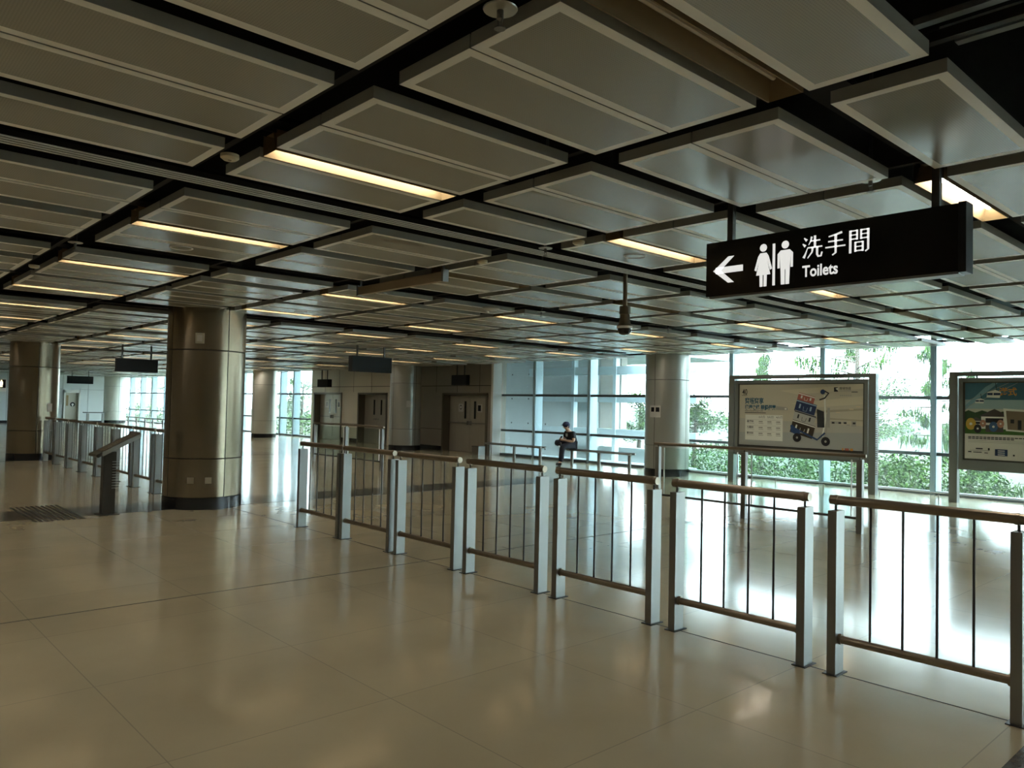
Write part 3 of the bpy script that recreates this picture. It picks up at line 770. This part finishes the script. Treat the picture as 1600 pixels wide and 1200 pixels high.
P.text('齊搭齊享', .05, .305, .052, *TL, width=.165, bold=.004)
P.text('機場快綫 團體優惠', .05, .405, .043, *TL, width=.27, bold=.004)
P.poly([(.32, .345), (.40, .36), (.42, .37), (.42, .41), (.32, .405)], *GY); P.rect(.395, .375, .41, .40, *WH)
P.text('Airport Express Group Ticket', .05, .437, .016, *BK, width=.16); P.rect(.05, .452, .235, .462, *BK)
P.rect(.055, .49, .38, .90, *WH)
for i, t in enumerate(('2人行', '3人行', '4人行')): P.text(t, .175 + i * .075, .54, .022, *BK)
for i, t in enumerate(('香港站', '九龍站', '青衣站')):
    v = .625 + i * .095
    P.text(t, .07, v - .012, .02, *BK, bold=.001); P.rect(.07, v + .005, .135, v + .010, *GY); P.rect(.065, v - .055, .365, v - .052, *GY)
    for k in range(3): P.rect(.175 + k * .075, v - .035, .21 + k * .075, v - .015, *GY); P.rect(.175 + k * .075, v + .0, .215 + k * .075, v + .008, *GY)
P.rect(.02, .935, .16, .94, *GY); P.rect(.02, .955, .23, .96, *GY)
P.rect(.785, .05, .815, .115, *BK); P.poly([(.795, .07), (.815, .055), (.815, .10)], *WH); P.text('機場快綫', .825, .085, .024, *BK, width=.085); P.rect(.825, .098, .91, .108, *GY); P.rect(.915, .115, .96, .125, *BK)
for k in range(6): P.rect(.83 + k * .015, .165, .84 + k * .015, .18, *GY)
# trolley with luggage
def suit(u, v, w, h, ang, name, c, fit):
    a = radians(ang); asp = P.w / P.h
    def R(x, y): return (u + (x * cos(a) - y * sin(a) / 1), v + (x * sin(a) + y * cos(a)) * asp)
    P.poly([R(0, h), R(w, h), R(w, 0), R(0, 0)], name, c)
    P.poly([R(0, .012), R(w, .012), R(w, .004), R(0, .004)], *fit)
    for q in (.18, .72): P.poly([R(w * q, h * .68), R(w * q + .013, h * .68), R(w * q + .013, h * .3), R(w * q, h * .3)], *fit)
    P.line([R(w * .4, h * .45), R(w * .42, h * .8), R(w * .58, h * .8), R(w * .6, h * .45)], .0035, *fit)
P.line([(.715, .17), (.722, .55), (.70, .80)], .012, *WH); P.line([(.735, .45), (.725, .80)], .008, *GY)
P.poly([(.655, .38), (.71, .42), (.715, .66), (.66, .66)], 'darkbag', (.03, .035, .04))
suit(.512, .125, .135, .058, 15, 'redcase', (.45, .13, .09), WH)
suit(.497, .235, .165, .088, 15, 'bluecase', (.02, .04, .12), ('bluetrim', (.25, .35, .42)))
suit(.482, .40, .175, .082, 15, 'silvercase', (.33, .33, .30), BK)
suit(.466, .55, .185, .100, 15, 'browncase', (.05, .035, .022), WH)
P.line([(.45, .66), (.66, .85), (.72, .74)], .014, 'trolleyblue', (.03, .075, .19)); P.poly([(.445, .64), (.46, .63), (.53, .76), (.50, .80), (.45, .74)], 'trolleyblue', (.03, .075, .19))
for u, v in ((.50, .83), (.725, .87)): P.disc(u, v, .034, *BK); P.disc(u, v, .009, *GY)
P.line([(.69, .12), (.70, .09), (.745, .14), (.715, .215), (.675, .24)], .011, *BK); P.disc(.70, .12, .018, *NV)
P.rect(0, .985, 1, 1, *BK); P.rect(.85, .955, .86, .99, 'orange', (.7, .3, .05)); P.rect(.87, .955, .90, .99, 'redcase', (.45, .13, .09)); P.rect(.91, .955, .93, .99, 'orange', (.7, .3, .05))
P.mb.build('poster', P.mats, B1, smooth=False)

B2, p0, p1 = board(1.73, 5.06, 'second billboard, cut off by the right edge, with cable cars and painted eggs')
P = Poster(p1, p0, .83, 2.22, 15.825)
P.rect(0, 0, 1, 1, 'skyteal', (.07, .20, .28)); P.rect(0, .22, 1, .66, 'skypale', (.26, .36, .38)); P.rect(0, .34, 1, .66, 'skycream', (.42, .42, .36))
P.poly([(0, .30), (.12, .05), (.16, 0), (.19, 0), (.04, .28), (0, .36)], 'skypale2', (.16, .29, .35))
P.line([(0, .33), (.30, 0)], .0025, *GY); P.line([(0, .25), (.25, 0)], .0025, *GY)
P.poly([(0, .38), (.02, .36), (.06, .39), (.10, .36), (.16, .40), (.22, .37), (.30, .42), (.5, .40), (1, .42), (1, .66), (0, .66)], 'treegreen', (.035, .085, .03))
P.poly([(0, .56), (.08, .55), (.3, .53), (.52, .56), (1, .58), (1, .69), (0, .69)], 'lawn', (.07, .19, .03))
for u, v, s in ((.165, .12, 1.), (.085, .22, .65)):
    P.line([(u + .02 * s, v), (u + .01 * s, v - .12 * s)], .003, *BK)
    P.poly([(u - .04 * s, v + .07 * s), (u + .035 * s, v + .075 * s), (u + .042 * s, v), (u + .01 * s, v - .03 * s), (u - .035 * s, v)], *WH)
    P.rect(u - .035 * s, v + .01 * s, u + .038 * s, v + .04 * s, *NV); P.rect(u - .005 * s, v, u + .0 * s, v + .07 * s, *WH)
for u, v, s in ((.17, .44, 1.), (.065, .50, .5)):
    P.poly([(u - .09 * s, v), (u + .09 * s, v), (u + .03 * s, v - .07 * s), (u, v - .10 * s), (u - .03 * s, v - .07 * s)], 'roofgrey', (.10, .09, .08))
    P.rect(u - .075 * s, v, u + .075 * s, v + .16 * s, *WH); P.rect(u - .05 * s, v + .02 * s, u + .05 * s, v + .08 * s, *BK); P.rect(u - .05 * s, v + .11 * s, u + .05 * s, v + .2 * s, 'roofgrey', (.10, .09, .08))
for u, v, r, n, c_ in ((.035, .54, .030, 'eggyellow', (.62, .40, .06)), (.075, .60, .022, 'ink', (.02, .02, .025)), (.105, .53, .018, 'eggpink', (.5, .25, .16)), (.165, .57, .025, 'eggblue', (.06, .15, .32)), (.205, .53, .020, 'eggpink', (.5, .25, .16))):
    P.disc(u, v, r, n, c_, 1.3); P.disc(u, v, r * .3, *WH)
P.text('港式', .195, .155, .055, 'orange', (.7, .3, .05), width=.10, bold=.003)
P.poly([(.235, .62), (.42, .64), (.44, .36), (.22, .33)], *WH); P.poly([(.245, .60), (.41, .62), (.43, .38), (.235, .36)], 'photobrown', (.25, .19, .12)); P.rect(.26, .47, .28, .52, *BK); P.rect(.30, .48, .32, .60, *BK)
P.rect(0, .67, 1, 1, 'poster_white', (.52, .50, .44))
for v, w_ in ((.705, .9), (.725, .5)):
    for i in range(int(24 * w_)): P.rect(.02 + i * .022, v, .038 + i * .022, v + .012, *BK)
for v in (.755, .775): P.rect(.02, v, .4, v + .004, *GY)
P.rect(.065, .855, .105, .87, *BK); P.rect(.03, .885, .14, .888, *BK); P.rect(.02, .90, .04, .915, *BK); P.rect(.05, .905, .10, .915, *BK); P.rect(.115, .91, .135, .92, *BK); P.rect(.135, .85, .145, .88, *BK)
P.rect(.175, .86, .245, .945, *NV)
for v in (.875, .9, .925): P.rect(.19, v, .23, v + .010, *WH)
P.rect(.275, .92, .285, .94, *BK)
P.mb.build('poster', P.mats, B2, smooth=False)

# ------------------------------------------------------------------ seated man
def skin_obj(name, verts, edges, radii, mt, parent=None, sub=2, root=0, loc=None, rz=0):
    me = bpy.data.meshes.new(name); me.from_pydata(verts, edges, []); me.materials.append(mt); me.update()
    o = bpy.data.objects.new(name, me); COL.objects.link(o)
    sm = o.modifiers.new('skin', 'SKIN'); sm.use_smooth_shade = True
    lay = me.skin_vertices[0] if me.skin_vertices else None
    if lay is None:
        bm_ = __import__('bmesh').new(); bm_.from_mesh(me); bm_.verts.layers.skin.verify(); bm_.to_mesh(me); bm_.free(); lay = me.skin_vertices[0]
    for i, r in enumerate(radii):
        lay.data[i].radius = r if isinstance(r, tuple) else (r, r)
        lay.data[i].use_root = (i == root)
    ss = o.modifiers.new('sub', 'SUBSURF'); ss.levels = sub; ss.render_levels = sub
    if parent is not None: o.parent = parent
    if loc is not None: o.location = loc; o.rotation_euler = (0, 0, rz)
    return o
# local frame: +x faces forward, +y is his left, z up from the floor
V = {'pel': (0, 0, .60), 'bel': (.02, 0, .68), 'che': (.08, 0, .82), 'nk0': (.13, 0, .92), 'nk1': (.17, 0, .985), 'hd0': (.215, 0, 1.04), 'hd1': (.235, 0, 1.11),
     'shL': (.10, .17, .885), 'shR': (.10, -.17, .885), 'elL': (.14, .245, .67), 'elR': (.14, -.245, .68), 'wrL': (.33, .08, .70), 'wrR': (.33, -.06, .71),
     'hpL': (.05, .10, .565), 'hpR': (.05, -.10, .565), 'knL': (.43, .12, .53), 'anL': (.46, .10, .10), 'toL': (.59, .10, .04),
     'knR': (.36, -.30, .62), 'anR': (.46, .07, .60), 'toR': (.56, .16, .575), 'hnL': (.39, .045, .715), 'hnR': (.385, -.04, .725), 'nose': (.315, 0, 1.065)}
Rr = {'pel': (.14, .10), 'bel': (.14, .11), 'che': (.15, .11), 'nk0': .07, 'nk1': .052, 'hd0': .075, 'hd1': .092, 'shL': .06, 'shR': .06, 'elL': .042, 'elR': .042, 'wrL': .027, 'wrR': .027,
      'hpL': .09, 'hpR': .09, 'knL': .06, 'anL': .038, 'toL': .03, 'knR': .06, 'anR': .038, 'toR': .03, 'hnL': .03, 'hnR': .03}
names = ['pel', 'bel', 'che', 'nk0', 'nk1', 'hd0', 'hd1', 'shL', 'elL', 'wrL', 'hnL', 'shR', 'elR', 'wrR', 'hnR', 'hpL', 'knL', 'anL', 'toL', 'hpR', 'knR', 'anR', 'toR']
E_ = [('pel', 'bel'), ('bel', 'che'), ('che', 'nk0'), ('nk0', 'nk1'), ('nk1', 'hd0'), ('hd0', 'hd1'), ('che', 'shL'), ('shL', 'elL'), ('elL', 'wrL'), ('wrL', 'hnL'),
      ('che', 'shR'), ('shR', 'elR'), ('elR', 'wrR'), ('wrR', 'hnR'), ('pel', 'hpL'), ('hpL', 'knL'), ('knL', 'anL'), ('anL', 'toL'), ('pel', 'hpR'), ('hpR', 'knR'), ('knR', 'anR'), ('anR', 'toR')]
vs = [V[n] for n in names]; rr = [Rr[n] for n in names]; ed = [(names.index(a), names.index(b)) for a, b in E_]
for hand, sg in (('hnL', -1), ('hnR', 1)):         # fingers and thumb of each hand
    b = V[hand]; hi = names.index(hand)
    for q in range(4):
        o1 = (b[0] + .035, b[1] + sg * .008, b[2] - .022 + q * .016); o2 = (b[0] + .062 - abs(q - 1.5) * .004, b[1] + sg * .028, b[2] - .020 + q * .016)
        vs += [o1, o2]; rr += [.009, .0075]; ed += [(hi, len(vs) - 2), (len(vs) - 2, len(vs) - 1)]
    vs += [(b[0] + .012, b[1] + sg * .022, b[2] + .036), (b[0] + .036, b[1] + sg * .036, b[2] + .045)]; rr += [.0095, .008]; ed += [(hi, len(vs) - 2), (len(vs) - 2, len(vs) - 1)]
PL_, PR_ = (15.87, 14.70, 0), radians(168)
man = skin_obj('person', vs, ed, rr, skinm, sub=2, loc=PL_, rz=PR_)
tag(man, 'man in a dark T-shirt and cap sitting cross-legged on the rail bench, looking down', 'person')
def part(name, ns, es, rad, mt):
    return skin_obj(name, [V[n] for n in ns], [(ns.index(a), ns.index(b)) for a, b in es], rad, mt, parent=man)
V['aL2'] = (.46, .10, .085)
V['slL'] = (.125, .225, .74); V['slR'] = (.125, -.225, .75)
part('t_shirt', ['pel', 'bel', 'che', 'nk0', 'shL', 'slL', 'shR', 'slR'], [('pel', 'bel'), ('bel', 'che'), ('che', 'nk0'), ('che', 'shL'), ('shL', 'slL'), ('che', 'shR'), ('shR', 'slR')],
     [(.16, .12), (.175, .145), (.18, .14), .085, .085, .07, .085, .07], shirtm)
part('trousers', ['pel', 'hpL', 'knL', 'aL2', 'hpR', 'knR', 'anR'], [('pel', 'hpL'), ('hpL', 'knL'), ('knL', 'aL2'), ('pel', 'hpR'), ('hpR', 'knR'), ('knR', 'anR')],
     [.12, .11, .092, .066, .11, .095, .066], trouserm)
for a, b in (('anL', 'toL'), ('anR', 'toR')):
    A_, B_ = Vector(V[a]), Vector(V[b]); C_ = A_ + (B_ - A_) * .5 + Vector((0, 0, -.015))
    if a == 'anL': pts = [A_ + Vector((-.03, 0, -.045)), A_ + Vector((.06, 0, -.05)), B_ + Vector((.03, 0, .005))]
    else: pts = [A_ + Vector((.02, .0, -.01)), A_ + Vector((.06, .05, -.01)), B_ + Vector((.01, .04, -.01))]
    sh = skin_obj('shoe', [tuple(p) for p in pts], [(0, 1), (1, 2)], [.056, .052, .038], shirtm, parent=man)
    if a == 'anR':
        so = MB(); so.path([tuple(p + Vector((.03, .015, -.03))) for p in pts], .018); s_ = so.build('sole', solem, origin=(0, 0, 0)); s_.parent = sh
hd = Vector(V['hd1'])
cp = MB().ball((hd.x - .005, hd.y, hd.z + .02), .108, 8, 16, 0, (1.05, .9, .85)); cp.ball((hd.x + .10, hd.y, hd.z + .01), .07, 4, 12, 0, (1, .9, .15))
o = cp.build('cap', capm, origin=(0, 0, 0)); o.parent = man
hr = MB().ball((hd.x - .03, 0, hd.z - .03), .092, 6, 14, 0, (.8, .98, .7)); o = hr.build('hair', mat('black_hair', (.015, .012, .01), .6), origin=(0, 0, 0)); o.parent = man
fc = MB().ball((hd.x + .085, 0, hd.z - .045), .018, 5, 8, 0, (1, .8, 1.2)); fc.ball((hd.x + .0, .088, hd.z - .035), .02, 5, 8, 0, (.8, .4, 1.3)); fc.ball((hd.x, -.088, hd.z - .035), .02, 5, 8, 0, (.8, .4, 1.3))
fc.ball((hd.x + .078, .03, hd.z - .02), .009, 4, 8, 1); fc.ball((hd.x + .078, -.03, hd.z - .02), .009, 4, 8, 1); fc.ball((hd.x + .066, 0, hd.z - .082), .018, 4, 8, 2, (.5, 1.1, .3))
o = fc.build('facial_features', [skinm, blackm, mat('lips', (.35, .15, .12), .5)], origin=(0, 0, 0)); o.parent = man
o = MB().box(.205, .209, -.05, .04, .80, .88).build('shirt_print', mat('grey_shirt_print', (.35, .35, .33), .7), origin=(0, 0, 0)); o.parent = man; o.location = (.0, 0, 0)
R_ = Matrix.Rotation(PR_, 3, 'Z'); ph = R_ @ Vector((.41, 0, 0))
o = MB().box(-.004, .004, -.036, .036, -.07, .07).build('mobile_phone', mat('dark_phone', (.02, .02, .025), .2), origin=(0, 0, 0))
o.location = (PL_[0] + ph.x, PL_[1] + ph.y, .755); o.rotation_euler = (0, radians(-35), PR_); tag(o, 'dark mobile phone held by the seated man', 'phone')

# ------------------------------------------------------------------ outside
MB().box(17.4, 120, -60, 120, -.9, -.6).build('ground', soilm, kind='structure')
# grey building with steel frame behind the windows left of the grey column
e = empty('neighbouring_wall', (19.6, 20, -.6), 'pale concrete wall with tie holes outside behind the man', 'wall')
m = MB(); m.box(19.6, 19.9, 18.15, 30, -.6, 5)
for y in [18.6 + .9 * i for i in range(12)]:
    for z in (.1, 1.0, 1.9, 2.8): m.cyl((19.6, y, z), (19.595, y, z), .03, 8, 1)
m.build('concrete_face', [concretem, seam], e)
MB().box(19.4, 19.9, 17.0, 18.15, -.6, 5).build('narrow_pier', concretem, e)
MB().box(19.6, 19.9, 16.05, 16.95, .95, 5).build('rendered_panel', beigeconc, e)
MB().box(19.6, 19.9, 14.2, 16.95, -.6, .35).build('low_parapet', concretem, e)
MB().box(17.4, 24, 14.6, 31, 3.35, 3.5).build('added_shade_canopy', concretem, kind='structure')  # roof slab added to keep sky light off the concrete wall
e = empty('steel_frame', (18.5, 18, -.6), 'pale blue steel frame standing outside in front of the concrete wall', 'frame')
for z0, z1 in ((2.66, 2.92), (1.80, 1.97), (.70, .97), (-.2, -.02)): MB().box(18.45, 18.6, 12.4, 19.2 if z0 > 2 else 18.9, z0, z1).build('beam', framesteel, e)
for y in (15.3, 17.05): MB().box(18.42, 18.6, y, y + .12, -.6, 3.3).build('upright', framesteel, e)

def leaves(mb, c, rad, n, size, rng, mi=None, shell=.5, droop=0):
    for _ in range(n):
        while True:
            p = Vector((rng.uniform(-1, 1), rng.uniform(-1, 1), rng.uniform(-1, 1)))
            if shell < p.length < 1 or (p.length < 1 and rng.random() < .25): break
        q = Vector((c[0] + p.x * rad[0], c[1] + p.y * rad[1], c[2] + p.z * rad[2]))
        s = size * rng.uniform(.6, 1.4)
        R = Euler((rng.uniform(-1.3, 1.3), rng.uniform(-1.3, 1.3), rng.uniform(0, 6.3))).to_matrix()
        if droop: R = Euler((rng.uniform(-.3, .3) + 1.57, rng.uniform(-.3, .3), rng.uniform(0, 6.3))).to_matrix()
        l = s * (3.2 if droop else 1.8); w_ = s * (.5 if droop else .8)
        pts = [R @ Vector(v) + q for v in ((0, 0, 0), (w_ / 2, l * .4, .02 * s), (0, l, 0), (-w_ / 2, l * .4, .02 * s))] if not droop else \
              [q + R @ Vector(v) for v in ((-w_ / 2, 0, 0), (w_ / 2, 0, 0), (w_ / 3, -l, 0), (-w_ / 3, -l, 0))]
        mb.add(pts, [(0, 1, 2, 3)], rng.randrange(3) if mi is None else mi)
bl = ['bright green bush outside the window right of the grey column', 'green bush outside, below the left half of the first billboard', 'leafy green bush outside below the middle of the first billboard',
      'green bush outside below the right end of the first billboard', 'bright rounded bush outside between the two billboards', 'green bush outside near the left post of the second billboard',
      'pale-leaved shrub outside below the second billboard', 'green bush outside at the right edge of the view', 'distant green bush seen through the far-left windows', 'green bush outside the windows left of the beige wall']
bs = [((19.3, 12.2), (.9, 1.1, .62), .02), ((19.4, 10.5), (.9, 1.0, .6), .05), ((19.2, 8.9), (.8, 1.0, .66), .05), ((19.6, 7.6), (.9, .9, .6), .05), ((19.0, 6.7), (.75, 1.0, .68), .1),
      ((19.6, 5.6), (.6, .7, .5), -.1), ((19.0, 4.0), (.45, .6, .5), -.05), ((19.2, 2.9), (.7, .9, .65), .0), ((19.6, 64), (1, 5, 1.0), .3), ((19.5, 37.5), (1, 3, .9), .2)]
for i, (c, rd, dz) in enumerate(bs):
    rng = random.Random(i); e = empty('bush', (c[0], c[1], -.6), bl[i], 'bush', 'bushes outside the windows')
    m = MB(); leaves(m, (c[0], c[1], dz), rd, 2600 if i < 8 else 1800, .045 if i < 8 else .09, rng, shell=.55)
    m.build('foliage', leafm, e, smooth=False)
    m = MB()
    for q in range(7): m.cyl((c[0], c[1], -.6), (c[0] + rng.uniform(-.6, .6) * rd[0], c[1] + rng.uniform(-.7, .7) * rd[1], dz + .3 * rd[2]), .018, 5, 0, .006)
    m.build('stem', barkm, e)

def tree(x, y, h, label, kind, seed, spread=1.6, n=14, low=.35):
    rng = random.Random(seed); e = empty('tree', (x, y, -.6), label, 'tree', 'trees outside the windows')
    t = MB(); t.cyl((x, y, -.6), (x + .1, y, h), .11, 8, 0, .02); fo = MB()
    for i in range(n):
        z = -.6 + (h + .6) * (low + (1 - low) * i / n); a = rng.uniform(0, 6.28); L = spread * (1.05 - .75 * (z + .6) / (h + .6)) if kind != 'round' else spread * rng.uniform(.5, 1)
        tip = (x + L * cos(a), y + L * sin(a), z + L * rng.uniform(-.1, .5)); t.cyl((x, y, z), tip, .025, 5, 0, .006)
        if kind == 'droop':
            for s in range(7):
                q = (s + 1.5) / 8; c = (x + L * q * cos(a), y + L * q * sin(a), z + (tip[2] - z) * q - .12)
                leaves(fo, c, (.12, .12, .18), 24, .05, rng, droop=1, shell=0)
        else:
            for s in range(3): q = (s + 1.6) / 4; leaves(fo, (x + L * q * cos(a), y + L * q * sin(a), z + (tip[2] - z) * q), (.42, .42, .3), 120, .055, rng, shell=0)
    t.build('trunk', barkm, e); fo.build('crown', leafm, e, smooth=False)
tree(23.5, 10.1, 7.5, 'casuarina tree with hanging sprays outside above the first billboard', 'droop', 3, 2.6, 26, .42)
tree(25.5, 8.6, 4.0, 'grey-green casuarina outside between the two billboards', 'droop', 4, 1.5, 22, .15)
tree(24.5, 7.3, 3.0, 'thin drooping tree outside just left of the second billboard', 'droop', 5, 1.0, 16, .2)
tree(24, 16.2, 1.9, 'small leafy tree outside right of the grey column', 'round', 6, 1.5, 16, .3)
tree(27, 15.2, 4.0, 'pointed conifer top outside above the first billboard', 'droop', 7, .9, 18, .3)
tree(29.8, 12.3, 2.6, 'rounded misty tree outside behind the first billboard', 'round', 8, 1.8, 18, .3)
tree(26, 20.3, 2.2, 'small tree outside beyond the low parapet', 'round', 9, .8, 10, .4)
tree(22, 70, 5.5, 'leafy tree outside seen through the far-left windows', 'round', 10, 2.6, 26, .15)
tree(23, 44.5, 3.0, 'tree outside the window left of the beige wall', 'round', 11, 1.8, 20, .15)
tree(23, 4.3, 4.2, 'drooping tree outside behind the second billboard', 'droop', 12, 1.6, 22, .1)
# wooded slope farther out
m = MB(); rng = random.Random(21)
N = 60
for i in range(N):
    y = -40 + i * 2.6
    m.ball((58 + rng.uniform(-6, 6), y, -1.5), rng.uniform(2.2, 3.6), 6, 10, 0, (1.4, 1.2, .95))
m.build('hill', mat('distant_wood', (.05, .09, .05), .9, var=.5, scale=1.5, bump=.5), kind='structure')
# mist
m = MB().box(20.5, 118, -58, 118, -.6, 14).build('mist', None, kind='structure')
hz = bpy.data.materials.new('mist_volume'); hz.use_nodes = True; nt = hz.node_tree; nt.nodes.remove(nt.nodes['Principled BSDF'])
vs_ = nt.nodes.new('ShaderNodeVolumeScatter'); vs_.inputs['Density'].default_value = .006; vs_.inputs['Color'].default_value = (.97, .99, 1, 1)
nt.links.new(vs_.outputs[0], nt.nodes['Material Output'].inputs['Volume'])
m.data.materials.clear(); m.data.materials.append(hz)
